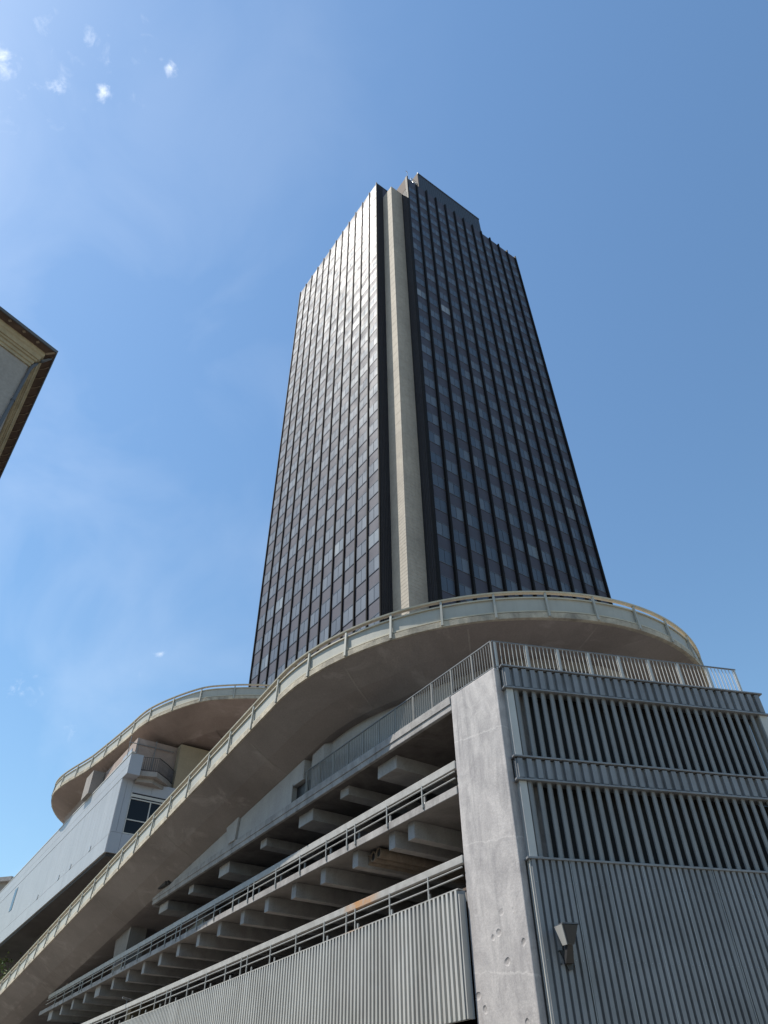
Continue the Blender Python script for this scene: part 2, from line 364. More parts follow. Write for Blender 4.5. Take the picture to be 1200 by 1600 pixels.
m = MB(); m.prism(GA, [(29.6, 0), (30.5, -.35), (30.5, -12), (29.6, -12)], 12.75, 13.1); G(m, 'roof_slab_end', M['conc'])
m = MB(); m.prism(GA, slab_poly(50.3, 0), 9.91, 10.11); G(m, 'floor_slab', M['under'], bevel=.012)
m = MB(); m.box(GA, 2.23, 29.6, .0, .035, 12.83, 13.1); G(m, 'roof_edge_lip', M['conc'], bevel=.01)
m = MB(); m.box(GA, 2.23, 50.4, .0, .04, 9.88, 10.12); G(m, 'slab_edge', M['conc'], bevel=.01)
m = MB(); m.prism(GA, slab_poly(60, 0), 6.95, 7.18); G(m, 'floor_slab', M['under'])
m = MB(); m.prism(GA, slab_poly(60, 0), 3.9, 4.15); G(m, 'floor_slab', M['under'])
# dark interior walls
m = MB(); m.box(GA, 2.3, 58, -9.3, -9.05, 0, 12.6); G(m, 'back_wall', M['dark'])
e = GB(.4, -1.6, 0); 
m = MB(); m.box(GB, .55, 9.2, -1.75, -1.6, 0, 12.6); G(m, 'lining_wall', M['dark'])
# interior columns
for lev, (z0, z1) in enumerate(((0, 3.9), (4.15, 6.95), (7.18, 9.35), (10.11, 12.1))):
    for k in range(6):
        s = 6.9 + 9.0*k
        if lev == 3 and s > 29: continue
        m = MB(); m.box(GA, s-.2, s+.2, -6.3, -5.7, z0, z1); G(m, 'column', M['under'])
# roof beams: wide and narrow ones
for i, (s1, w, zb) in enumerate(((7.22, 1.22, 12.12), (9.89, .62, 12.25), (13.26, 1.2, 12.12), (16.86, .62, 12.25), (21.35, 1.2, 12.1), (25.18, .62, 12.22), (29.4, 1.3, 12.15))):
    m = MB(); m.box(GA, s1-w, s1, -11.9, -.40, zb, 12.606); G(m, 'roof_beam', M['beam'], bevel=.02)
# second floor beams
SB = [5.28, 6.39, 8.69, 10.94, 13.22, 15.54, 17.83, 20.24, 22.63, 25.1, 27.54, 29.99, 32.47, 35.03, 38.15, 40.41, 43.03, 45.6, 48.6]
for i, s1 in enumerate(SB):
    s1 -= .13
    w = .95 if i in (14, 18) else .36
    m = MB(); m.box(GA, s1-w, s1, -11.9, -.20, 9.36, 9.906); G(m, 'floor_beam', M['beam'], bevel=.015)
for s1 in [3.9+2.35*k for k in range(20)]:
    m = MB(); m.box(GA, s1-.36, s1, -11.9, -.26, 6.4, 6.946); G(m, 'floor_beam', M['beam'])
# pipes under the second floor
for s1, dz in ((8.24, -.10), (7.88, -.06), (7.53, -.02)):
    m = MB(); p0 = GA(s1, -.62, 9.72+dz); p1 = GA(s1, -7, 9.72+dz)
    rings = []; seg = 18
    for (t, r_) in ((0, .165), (1, .165), (1, .13), (0, .13)):
        p = p0.lerp(p1, t); rings.append([p + (GA.u*math.cos(a) + Vector((0, 0, 1))*math.sin(a))*r_ for a in [2*math.pi*k/seg for k in range(seg)]])
    m.loft(rings, True, False, True); pp = G(m, 'ceiling_pipe', M['pipe'], smooth=False)
    m2 = MB(); m2.tube([p0.lerp(p1, .006), p0.lerp(p1, .010)], .128, 18); sub(pp, m2, 'pipe_bore_shade', M['black'])  # black disc in the open end stands in for the shade inside
    for t in (.3, .62):
        m2 = MB(); q = p0.lerp(p1, t); m2.tube([q-(p1-p0).normalized()*.04, q+(p1-p0).normalized()*.04], .185, 18); sub(pp, m2, 'pipe_collar', M['pipe'])
# open deck guard rails (two levels)
def deck_rail(zs, s0, s1, posts, mat, topmat, z_top, z_th, mid, name):
    m = MB(); m.box(GA, s0, s1, -.10, .03, z_top-z_th, z_top); top = G(m, 'edge_rail', topmat, bevel=.012)
    for zz in mid:
        m = MB(); m.tube([GA(s0, .06, zz), GA(s1, .06, zz)], .024, 8); sub(top, m, 'thin_rail', mat)
    for s in posts:
        if s > s1-.1: continue
        m = MB(); m.box(GA, s-.02, s+.02, .06, .095, zs, z_top-z_th)
        m.box(GA, s-.05, s+.05, .052, .064, zs, zs+.12)
        sub(top, m, 'post', mat)
    return top
def posts_pair(first, pitch, n, pair=4):
    out_ = []
    for k in range(n):
        out_.append(first+pitch*k)
        if k % 4 == 2: out_.append(first+pitch*k+.55)
    return out_
deck_rail(9.98, 2.24, 48.9, posts_pair(3.93, 2.02, 22), M['rail_grey'], M['bar'], 10.92, .25, (10.56, 10.35), 'a')
deck_rail(7.14, 2.24, 58, posts_pair(3.84, 2.02, 26), M['rail_grey'], M['bar'], 8.15, .21, (7.82, 7.60), 'b')
m = MB(); m.tube([GA(30.8, -.03, 8.15), GA(30.8, .0, 8.38)], .03, 6); m.tube([GA(30.8, -.25, 8.33), GA(30.8, .25, 8.42)], .05, 8); G(m, 'rail_fitting', M['rail_dark'])
# brown vehicle guard rails inside with stub posts
for z0, s1 in ((10.11, 30), (7.18, 50)):
    for a0 in range(0, int(s1-2), 2):
        s = 2.4+a0*1.01
        m = MB(); m.box(GA, s+.25, s+1.8, -.50, -.44, z0+.10, z0+.30)
        br = G(m, 'vehicle_guard_rail', M['guard'], bevel=.01)
        m = MB(); m.box(GA, s+.02, s+.10, -.47, -.42, z0, z0+.5); m.tube([GA(s+.06, -.30, z0), GA(s+.06, -.44, z0+.30)], .02, 6); sub(br, m, 'stub_post', M['steel'])
# corrugated parapet panel on the first deck
PZ0, PZ1 = 4.31, 7.25
m = MB(); corr(m, GA, 2.40, 52, PZ0, PZ1, .20, .10, .52, .10, .05)
m.box(GA, 2.30, 2.34, .0, .20, PZ0, PZ1-.12); G(m, 'corrugated_panel', M['deck_panel'])
m = MB(); m.box(GA, 2.34, 52, .02, .20, PZ1, PZ1+.03); G(m, 'panel_capping', M['bar'])
m = MB(); m.prism(GA, [(2.28, .0), (2.40, .19), (2.40, 0)], PZ0, PZ1-.02); G(m, 'panel_end_shade', M['clad_grey'])  # panel's own end face, its shade put into darker grey-blue paint
# wall under the ramp along the roof (white, triangular) with window, pilaster and block
def zsof(s): return 16.09-.104*(s-10.62)-1.2
m = MB(); m.side_prism(GA, [(13.35, 13.1), (13.35, zsof(13.35)+.12), (29.6, zsof(29.6)+.12), (29.6, 13.1)], -.12, -.02)
m.side_prism(GA, [(12.5, 13.85), (12.5, zsof(12.3)+.12), (13.35, zsof(13.35)+.12), (13.35, 13.85)], -.12, -.02)
m.box(GA, 12.4, 12.52, -.5, -.03, 13.85, zsof(12.5)+.1)
G(m, 'under_ramp_wall', M['wallc'])
m = MB(); m.box(GA, 12.35, 13.35, -.32, -.26, 13.1, 13.85); w_ = G(m, 'wall_opening', M['black'])
m = MB(); m.box(GA, 13.35, 13.37, -.3, -.12, 13.1, 13.85); m.box(GA, 12.35, 13.35, -.26, -.02, 13.83, 13.87); m.box(GA, 13.28, 13.42, -.02, .02, 13.1, 13.9); sub(w_, m, 'opening_frame', M['wallc'])
m = MB(); m.side_prism(GA, [(18.75, 13.1), (18.55, zsof(18.6)+.1), (19.95, zsof(19.9)+.1), (19.5, 13.1)], -.02, .1); G(m, 'pilaster', M['wallc'], bevel=.02)
m = MB(); m.box(GA, 27.2, 28.3, -.02, .25, 13.1, 13.35); m.tube([GA(28.2, .1, 13.2), GA(27, .1, 13.2)], .1, 8); G(m, 'roof_drain_box', M['dark'])
# rest of the wall, curving back under the bend, with an open band at the bend
CS, CR, CO, CZ0, CSL, CSC = 10.62, 10.92, 2.25, 16.09, .104, .064
def cpt(ph, r_): p = R(ph); return (CS-r_*math.sin(p), CO-CR+r_*math.cos(p))
def cz(ph): return CZ0+CSC*CR*R(ph)
def drop(ph): return 1.2-.95*min(1, max(0, (ph-28)/34.0))
rw = CR-2.6
m = MB(); rings = []
for ph in range(0, 44, 3):
    u, v = cpt(ph, rw); u2, v2 = cpt(ph, rw-.2); zt = cz(ph)-drop(ph)+.15
    rings.append([GA(u, v-.02, 12.9), GA(u, v-.02, zt), GA(u2, v2, zt), GA(u2, v2, 12.9)])
m.loft(rings); m.side_prism(GA, [(CS, 13.1), (CS, zsof(CS)+.12), (12.5, zsof(12.5)+.12), (12.5, 13.1)], -.5, -.36)
G(m, 'under_ramp_wall', M['wallc'])
m = MB(); m.prism(GA, [(11.9, -.45), (11.9, -.14), (10.9, -.14), (10.6, -.45)], 13.1, zsof(11)+.1); G(m, 'wall_block', M['wallc'], bevel=.01)
m = MB(); rings = []
for ph in range(42, 118, 4):
    u, v = cpt(ph, rw); u2, v2 = cpt(ph, rw-.25); zt = cz(ph)-drop(ph)+.15
    rings.append([GA(u, v, zt-.55), GA(u, v, zt), GA(u2, v2, zt), GA(u2, v2, zt-.55)])
m.loft(rings); G(m, 'upper_wall_band', M['under'])
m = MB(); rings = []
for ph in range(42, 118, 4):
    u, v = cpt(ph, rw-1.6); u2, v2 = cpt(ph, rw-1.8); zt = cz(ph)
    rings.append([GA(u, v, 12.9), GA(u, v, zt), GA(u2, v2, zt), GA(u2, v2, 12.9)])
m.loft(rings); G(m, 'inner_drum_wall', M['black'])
for ph in (58, 76, 94, 112):
    u, v = cpt(ph, rw-.1); m = MB(); m.tube([GA(u, v, 12.9), GA(u, v, cz(ph)-.3)], .14, 10); G(m, 'round_column', M['under'])
# wall from the band down further round the bend
m = MB(); rings = []
for ph in range(86, 190, 4):
    u, v = cpt(ph, rw+.04); u2, v2 = cpt(ph, rw-.2); zt = cz(ph)-.1
    rings.append([GA(u, v, 12.9), GA(u, v, zt), GA(u2, v2, zt), GA(u2, v2, 12.9)])
m.loft(rings); G(m, 'under_ramp_wall', M['wallc'])

# roof railing with balusters, long side and louvred end
def bal_rail(F, u0, u1, v, zb, zt, posts, pitch, topmat, balmat, postmat, label, edge):
    m = MB(); m.box(F, u0, u1, v-.025, v+.025, zt-.035, zt); top = G(m, 'handrail', topmat); top['label'] = label
    m = MB(); m.box(F, u0, u1, v-.02, v+.02, zb+.02, zb+.055); sub(top, m, 'bottom_rail', M['rail_dark'])
    for s in posts:
        m = MB(); m.box(F, s-.03, s+.03, v-.02, v+.02, zb-.1, zt-.035); sub(top, m, 'post', postmat)
    n = int((u1-u0)/pitch); first = None
    for k in range(1, n):
        s = u0+(u1-u0)*k/n
        if min(abs(s-p) for p in posts) < .05: continue
        if first is None:
            m = MB(); m.box(F, s-.009, s+.009, v-.009, v+.009, zb+.05, zt-.03); first = sub(top, m, 'baluster', balmat); s_first = s
        else: offset_copy(first, top, F.u*(s-s_first))
    return top
pA = [.06]+[1.06+1.105*k for k in range(11)]
bal_rail(GA, .06, 12.35, -.06, 13.12, 14.12, pA, .125, M['rail_dark'], M['rail_mid'], M['rail_mid'], 'roof railing along the open side, darker than the one on the louvred end', 0)
pB = [.14+1.09*k for k in range(9)]
bal_rail(GB, .06, 8.92, -.06, 13.14, 14.12, pB, .135, M['rail_dark'], M['clad_light'], M['clad_light'], 'roof railing with pale balusters above the louvred end', 0)

# ---- louvred end
def Bz(mb, name, mat, **k): return mb.build(name, mat, gar, **k)
BE = 9.36
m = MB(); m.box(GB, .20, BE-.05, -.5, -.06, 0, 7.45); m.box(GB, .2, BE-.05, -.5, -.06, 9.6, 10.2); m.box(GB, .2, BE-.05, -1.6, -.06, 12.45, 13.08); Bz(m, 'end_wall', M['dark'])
m = MB(); m.box(GB, .06, .20, -.9, -.08, 0, 13.05); Bz(m, 'recessed_joint', M['dark'])
def band(z0, z1, pitch, label=None):
    m = MB(); corr(m, GB, .27, BE, z0+.06, z1-.05, pitch, .10, .60, .045, .10)
    corr(m, Fr(GB(.27, .10, 0), -GB.v, -GB.u), .0, .34, z0+.06, z1-.05, .11, .03, .5, 0, .02)
    return Bz(m, 'corrugated_band', M['clad_grey'])
def lip(z, h, out_=.17):
    m = MB(); m.box(GB, .18, BE+.04, -.28, out_, z, z+h); return Bz(m, 'metal_trim', M['clad_grey'], bevel=.008)
band(12.38, 13.12, .285); lip(13.10, .05, .18); lip(12.36, .055, .17)
band(9.54, 10.2, .285); lip(10.18, .05, .18); lip(9.52, .055, .17)
lip(7.45, .055, .18)
# lower corrugated cladding
m = MB(); corr(m, GB, .27, BE, 0.1, 7.45, .182, .09, .66, .05, .10); Bz(m, 'corrugated_cladding', M['clad_grey'])
m = MB(); corr(m, Fr(GB(.27, .10, 0), -GB.v, -GB.u), .0, .34, .1, 7.45, .11, .03, .5, 0, .02); Bz(m, 'cladding_return', M['clad_light'])
m = MB()
for k in range(1, 9):
    m.box(GB, .30+1.04*k, .315+1.04*k, .135, .146, 0.1, 7.45)
for zz in (6.9, 5.2, 3.6):
    for k in range(50):
        q = GB(.33+.182*k, .14, zz); m.tube([q, q+GB.v*.012], .013, 5)
Bz(m, 'sheet_laps_and_screws', M['steel'])['kind'] = 'stuff'
# louvres
BP = .292
for z0, z1 in ((7.50, 9.52), (10.23, 12.36)):
    m = MB(); m.box(GB, .30, .50, -.04, .08, z0, z1); m.box(Fr(GB(.30, .08, 0), -GB.v, -GB.u), 0, .30, -.02, .02, z0, z1)
    Bz(m, 'end_stile', M['clad_light'], bevel=.006)
    m = MB(); m.box(GB, BE-.32, BE-.02, -.5, .08, z0, z1); Bz(m, 'end_stile', M['clad_light'], bevel=.006)
    m = MB(); m.box(GB, .5, BE-.3, -.62, -.55, z0-.1, z1+.1); Bz(m, 'louvre_backing', M['black'])
    first = None; n = int((BE-.32-.52)/BP)
    for k in range(n+1):
        s = .60+BP*k
        if first is None:
            m = MB(); m.prism(GB, [(s-.075, .03), (s-.06, .068), (s+.02, .07), (s+.05, .052), (s+.105, .0), (s+.12, -.08), (s+.105, -.08), (s+.09, -.005), (s+.01, .052), (s-.06, .02)], z0+.002, z1-.002)
            first = Bz(m, 'louvre_blade', M['blade'])
            m2 = None
        else: offset_copy(first, gar, GB.u*BP*k)
# columns at the far left of the second floor deck and posts under the ramp
for (s0, s1, v0, v1, zb) in ((34.0, 36.7, -1.4, -.4, 10.11), (45.6, 46.2, -.9, -.3, 10.11)):
    zt = 16.09-.104*(s0-10.62)-1.0
    m = MB(); m.side_prism(GA, [(s0+.3, zb), (s0, zt), (s1, zt-.2), (s1-.5, zb)], v0, v1); G(m, 'ramp_column', M['under'])
m = MB(); m.box(GA, 48.7, 50.2, -1.2, -.3, 0, 9.2); G(m, 'end_column', M['conc'])

# floodlight on the louvred end
fl = thing('floodlight', 'small dark wedge-shaped floodlight mounted on the corrugated grey cladding', 'floodlight', GB(.85, .15, 5.3))
def hexa(mb, F, A_, B_):  # two quads
    P = [F(*p) for p in A_+B_]; mb.add(P, [(0, 1, 2, 3), (7, 6, 5, 4), (0, 4, 5, 1), (1, 5, 6, 2), (2, 6, 7, 3), (3, 7, 4, 0)])
m = MB(); hexa(m, GB, [(.58, .74, 5.83), (.97, .74, 5.83), (.97, .30, 5.86), (.58, .30, 5.86)], [(.69, .62, 5.44), (.86, .62, 5.44), (.86, .34, 5.46), (.69, .34, 5.46)])
m.build('lamp_housing', M['zinc'], fl, bevel=.008)
m = MB(); hexa(m, GB, [(.60, .765, 5.815), (.95, .765, 5.815), (.95, .745, 5.815), (.60, .745, 5.815)], [(.70, .645, 5.455), (.85, .645, 5.455), (.85, .622, 5.455), (.70, .622, 5.455)])
gr = m.build('lamp_front_dark', M['black'], fl)  # plain black panel added to darken the housing front
m = MB(); m.box(GB, .56, .99, .28, .77, 5.835, 5.865); m.build('lamp_hood', M['zinc'], fl)
m = MB(); hexa(m, GB, [(.555, .30, 5.86), (.575, .30, 5.86), (.575, .72, 5.83), (.555, .72, 5.83)], [(.67, .36, 5.46), (.688, .36, 5.46), (.688, .60, 5.44), (.67, .60, 5.44)]); m.build('sunlit_side', M['clad_light'], fl)  # pale plate: sunlight on the housing's left side put into its colour
m = MB(); hexa(m, GB, [(.72, .58, 5.50), (.84, .58, 5.50), (.84, .42, 5.50), (.72, .42, 5.50)], [(.72, .30, 5.12), (.92, .30, 5.12), (.92, .18, 5.12), (.72, .18, 5.12)]); m.build('bracket_arm', M['black'], fl)
m = MB(); m.side_prism(GB, [(.66, 5.40), (.98, 5.40), (.94, 5.02), (.82, 4.98)], .15, .19); m.build('wall_bracket', M['black'], fl)
for (s, z) in ((.64, 5.38), (.66, 5.12), (.98, 5.12), (1.0, 5.38)):
    m = MB(); m.tube([GB(s, .14, z), GB(s, .18, z)], .02, 8); m.build('bolt', M['black'], fl)

# ================================================================ RAMPS
def frame_path(P):
    """P: list of Vector (xy, z) -> tangent, outward normal chosen to the right/left by sign"""
    T = []
    for i in range(len(P)):
        t = (P[min(i+1, len(P)-1)]-P[max(i-1, 0)]); t.z = 0; T.append(t.normalized())
    return T
def make_ramp(thg, P, sign, drops, width, post_pitch, H=1.2, lipmat='ramp_lip', name='deck', rough_lip=False, soft=None, inner=2.25, post_curve=None, joints=()):
    T = frame_path(P)
    N = [Vector((t.y, -t.x, 0))*sign for t in T]       # outward
    def at(i, w, h): return P[i]+N[i]*w+Vector((0, 0, h))
    n = len(P)
    m = MB(); m.loft([[at(i, 0, 0), at(i, 0, .03), at(i, -width, .03), at(i, -width, -drops[i]), at(i, -inner, -drops[i]), at(i, -inner*.55, -drops[i]*.62)] for i in range(n)])
    deck = m.build(name, M['ramp'] if soft is None else soft, thg)
    m = MB()
    for i in joints:
        q = [[at(i, w, h-.006) for w, h in ((-.3, -drops[i]*.62*.3/(inner*.55)), (-inner*.55, -drops[i]*.62), (-inner, -drops[i]))]]
        tt = T[i]*.035
        m.loft([[p-tt for p in q[0]], [p+tt for p in q[0]]], False, False)
    if joints: j_ = m.build('soffit_joint', M['mortar'], thg)
    m = MB()
    m.loft([[at(i, .03, -.02), at(i, .03, .22), at(i, -.3, .22), at(i, -.3, -.004), at(i, -.06, -.03)] for i in range(n)])
    m.build('kerb_edge', M[lipmat], thg)
    m = MB(); m.loft([[at(i, -.06, .33), at(i, -.06, .92), at(i, -.12, .92), at(i, -.12, .33)] for i in range(n)])
    pan = m.build('parapet_panel', M['panel'], thg)
    m = MB(); m.loft([[at(i, .0, .90), at(i, .0, .96), at(i, -.14, .96), at(i, -.14, .90)] for i in range(n)]); sub(pan, m, 'panel_capping', M['rail_cream'])
    m = MB(); m.loft([[at(i, .0, .27), at(i, .0, .33), at(i, -.14, .33), at(i, -.14, .27)] for i in range(n)]); sub(pan, m, 'bottom_rail', M['rail_cream'])
    m = MB()
    m.loft([[at(i, -.03, H-.075), at(i, .06, H-.06), at(i, .07, H), at(i, -.10, H), at(i, -.10, H-.06)] for i in range(n)])
    m.build('handrail', M['rail_cream'], thg)
    # posts by arc length
    acc_ = 0; nxt = post_pitch*.4; k = 0
    for i in range(1, n):
        d = (P[i]-P[i-1]).length
        while acc_+d >= nxt:
            t = (nxt-acc_)/d; p = P[i-1].lerp(P[i], t); nn = N[i-1].lerp(N[i], t).normalized(); tt = Vector((-nn.y, nn.x, 0))
            m = MB(); a_ = p+nn*.045+Vector((0, 0, .02)); b_ = p+nn*.0+Vector((0, 0, H-.07))
            m.loft([[a_+tt*.045-nn*.05, a_+tt*.045+nn*.05, a_-tt*.045+nn*.05, a_-tt*.045-nn*.05], [b_+tt*.04-nn*.04, b_+tt*.04+nn*.04, b_-tt*.04+nn*.04, b_-tt*.04-nn*.04]])
            m.build('post', M['panel'], thg); k += 1
            nxt += post_pitch if i < 61 or post_curve is None else post_curve
        acc_ += d
    return deck
# lower ramp
P1, D1 = [], []
for k in range(60):
    s = 110-(110-CS)*k/60.0
    P1.append(GA(s, CO, CZ0-CSL*(s-CS))); D1.append(1.2)
for ph in range(0, 201, 2):
    u, v = cpt(ph, CR); P1.append(GA(u, v, cz(ph))); D1.append(drop(ph))
r1 = thing('car_ramp', 'lower concrete car ramp curving above the car park roof, cream handrail on its edge', 'car ramp', GA(CS, CO-CR, 0))
make_ramp(r1, P1, -1 if (Vector((( P1[5]-P1[0]).y, -(P1[5]-P1[0]).x, 0)).dot(GA.v) < 0) else 1, D1, 6.0, 2.35, post_curve=2.05, joints=(33, 39, 46, 52, 58, 70, 84, 98, 112, 124))

# upper ramp: smooth path through control points in garage coordinates
ctrl = [(62, -16, 26.6), (66.5, -9.5, 26.8), (64.5, -1.5, 27.0), (57.6, 2.35, 27.2), (49.5, 1.2, 27.4), (43.6, .45, 27.6), (39.5, -.1, 27.8), (35.5, -1.9, 28.0), (33.8, -3.7, 28.2), (32.1, -7.2, 28.4), (32.0, -12, 28.6), (35, -18, 28.8), (41, -22, 29.0)]
def catmull(C, n):
    out_ = []
    for i in range(1, len(C)-2):
        p0, p1, p2, p3 = [Vector(q) for q in C[i-1:i+3]]
        for k in range(n):
            t = k/n
            out_.append(.5*((2*p1)+(-p0+p2)*t+(2*p0-5*p1+4*p2-p3)*t*t+(-p0+3*p1-3*p2+p3)*t**3))
    out_.append(Vector(C[-2])); return out_
P2 = [GA(*q) for q in catmull(ctrl, 10)]
r2 = thing('car_ramp', 'upper concrete car ramp looping behind the pale clad wing, higher than the other ramp', 'car ramp', GA(45, -8, 0))
dv = P2[32]-P2[30]
make_ramp(r2, P2, 1 if Vector((dv.y, -dv.x, 0)).dot(GA.v) > 0 else -1, [1.0]*len(P2), 7.5, 2.6, soft=M['ramp_pink'], inner=3.0)
# core walls that carry it
m = MB(); m.prism(GA, [(39.9, .3), (60, .3), (60, -7), (40.6, -7), (40.6, -3.0), (40.0, -3.0)], 23.42, 26.5); m.build('core_wall', M['ramp_pink'], r2)
m = MB(); m.prism(GA, [(40.2, -3.0), (40.5, -14.2), (39.4, -14.2), (39.3, -3.0)], 0, 26.55); m.build('core_wall', M['yellow'], r2)['label'] = 'cream wall of the core under the ramp'
m = MB(); m.box(GA, 47.8, 49.8, .35, 1.3, 24.6, 26.5); m.build('wall_block', M['under'], r2)

# ================================================================ CLAD WING
wg = thing('clad_wing', 'long pale metal-clad building wing overhanging the lower ramp, dark window in its end', 'building', GA(39.1, .9, 0))
WF = Fr(GA(0, .9, 0), GA.u, GA.v)
SE = 39.25
m = MB(); m.box(WF, SE, 110, -9, 0, 17.83, 23.05); m.box(WF, SE, 110, -.35, 0, 23.05, 24.5); m.build('wing_body', M['wing'], wg)
# end face with an opening for the window
WE = Fr(WF(SE, 0, 0), -GA.v, -GA.u)     # u inward, v towards the camera side
def wpanel(mb, u0, u1, z0, z1): mb.box(WE, u0, u1, .0, .06, z0, z1)
m = MB()
for (u0, u1, z0, z1) in ((0.0, .40, 19.2, 23.0), (.415, .845, 19.2, 23.0), (0, .845, 17.83, 19.185), (.86, 2.3, 17.83, 19.185), (2.315, 5, 17.83, 19.185), (.86, 2.3, 22.1, 23.0), (2.315, 5.0, 22.1, 23.0)):
    wpanel(m, u0, u1, z0, z1)
m.build('end_cladding', M['wing_end'], wg)
m = MB(); m.box(WE, .86, 5.0, -.2, .01, 19.2, 22.1); gl = m.build('end_window', M['roomglass'], wg)
m = MB()
m.box(WE, .86, 5.0, .012, .07, 19.2, 19.28); m.box(WE, .86, 5.0, .012, .07, 20.15, 20.22); m.box(WE, .86, 5.0, .012, .07, 21.62, 21.70)
m.box(WE, .86, 5, .012, .05, 21.8, 22.0)
m.box(WE, 2.38, 2.46, .014, .075, 19.28, 21.62); m.box(WE, .86, .92, .012, .07, 19.28, 22.1); sub(gl, m, 'window_frame', M['clad_light'])
# near face seams: raised panels in a grid
m = MB(); s = SE+.0
while s < 100:
    m.box(WF, s, s+.88, .0, .02, 19.06, 22.95); s += .9
m.build('facade_panel', M['wing'], wg)['kind'] = 'stuff'
m = MB()
for k in range(11):
    m.box(WF, SE+5.5*k, SE+5.5*k+5.48, .0, .03, 17.83, 19.02)
m.build('lower_panel', M['wing'], wg)
m = MB(); m.box(WF, 38.2, 100, .0, .035, 22.98, 23.62); m.build('upper_panel', M['wing'], wg)
m = MB(); m.box(WF, 38.2, 100, .0, .035, 23.64, 24.50); m.build('upper_panel', M['wing'], wg)
m = MB(); m.box(WF, 38.2, SE+.2, -.9, .0, 22.98, 24.5); m.build('upper_return', M['wing_end'], wg)
m = MB(); m.box(WF, 38.1, 100, -.25, .07, 24.5, 24.58); m.build('roof_capping', M['clad_light'], wg)
for s in (43.6, 48.6, 51.9, 58.5):
    m = MB(); m.box(WF, s, s+.33, .03, .06, 19.05, 19.4); m.build('vent', M['steel'], wg)
m = MB(); m.box(WF, 70, 71.2, .03, .05, 20.6, 22.6); m.build('slot_window', M['roomglass'], wg)
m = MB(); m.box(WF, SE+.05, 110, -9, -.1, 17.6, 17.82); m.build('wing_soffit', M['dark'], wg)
m = MB(); m.box(WF, 60, 66, -7, -2, 0, 17.6); m.build('wing_support', M['dark'], wg)
# corner balcony with iron railing
bal = [(38.35, -.9), (38.0, -2.1), (38.9, -3.2), (40.3, -4.5), (42.5, -6.3), (46, -6.3), (46, -.4), (39, -.4)]
m = MB(); m.prism(WF, bal, 23.05, 23.42)
m.prism(WF, [(38.7, -.9), (38.45, -2.0), (39.1, -3.0), (SE-.02, -3.2), (SE-.02, -.9)], 22.72, 23.06)
m.build('balcony_slab', M['under'], wg, bevel=.03)
pts = [(38.42, -.95), (38.07, -2.1), (38.95, -3.15), (40.33, -4.42), (42.5, -6.2)]
m = MB()
for z in (24.5, 23.52):
    m.tube([WF(u, v, z) for u, v in pts], .03, 6)
hr = m.build('balcony_railing', M['black'], wg)
for (u0, v0), (u1, v1) in zip(pts[:-1], pts[1:]):
    L = math.hypot(u1-u0, v1-v0); n = max(2, int(L/.14))
    for k in range(n):
        t = k/n; m = MB(); m.tube([WF(u0+(u1-u0)*t, v0+(v1-v0)*t, 23.42), WF(u0+(u1-u0)*t, v0+(v1-v0)*t, 24.5)], .018, 5); sub(hr, m, 'baluster', M['black'])
m = MB(); pts = [WF(39.9, .0, 26.0), WF(39.85, -.64, 26.0), WF(39.82, -2.1, 26.0), WF(39.8, -3.6, 26.0)]
m.tube(pts, .035, 6); up = m.build('upper_handrail', M['rail_dark'], wg)
for p in (WF(39.9, -.1, 24.6), WF(39.85, -.7, 24.6), WF(39.82, -2.1, 24.6)):
    m = MB(); m.tube([p-Vector((0, 0, 1.1)), p+Vector((0, 0, 1.9))], .03, 6); sub(up, m, 'post', M['rail_dark'])
m = MB(); m.box(WF, 39.7, 41.8, -.35, -.3, 24.55, 25.5); m.build('glass_screen', M['steel'], wg)

# ================================================================ OFFICE TOWER
tw = thing('office_tower', 'tall dark glass office tower with black mullions and a pale concrete fin', 'tower', L0)
H0, BAY, ST = 130.0, 2.186, 3.4
AW, RW0 = 12*BAY, 3.67
# footprint, u along A (north-west), v = -(along R)
TP = Fr(L0, D(-36.2), D(53.8))
def T(mb, name, mat, **k): return mb.build(name, mat, tw, **k)
BR = 2.165
fp = [(0, 0), (AW, 0), (AW, 24), (20, 24), (20, 29.6), (-3.79, RW0+12*BR), (-3.79, RW0), (0, RW0)]
m = MB(); m.prism(TP, fp, 0, H0-.6); wallo = T(m, 'curtain_wall', M['spandrel'])
m = MB(); m.prism(TP, [(.3, .3), (AW-.3, .3), (AW-.3, 23.7), (19.7, 23.7), (19.7, 29), (-3.5, 29), (-3.5, RW0+.3), (.3, RW0+.3)], H0-.6, H0-.4); T(m, 'roof', M['dark'])
# parapet
def par(u0, v0, u1, v1, mat, z0=H0-.6, z1=H0, th=.25):
    m = MB(); a_, b_ = TP(u0, v0, 0), TP(u1, v1, 0); t = (b_-a_).normalized(); F = Fr(a_, t, Vector((t.y, -t.x, 0)))
    m.box(F, 0, (b_-a_).length, -th/2, th/2, z0, z1); return T(m, 'parapet', mat)
par(.12, .12, AW-.12, .12, M['spandrel']); par(-3.67, RW0+.12, -3.67, RW0+12*BR-.12, M['spandrel'])
par(AW-.12, .25, AW-.12, 23.8, M['spandrel']); par(.12, .25, .12, RW0, M['cladtop'])
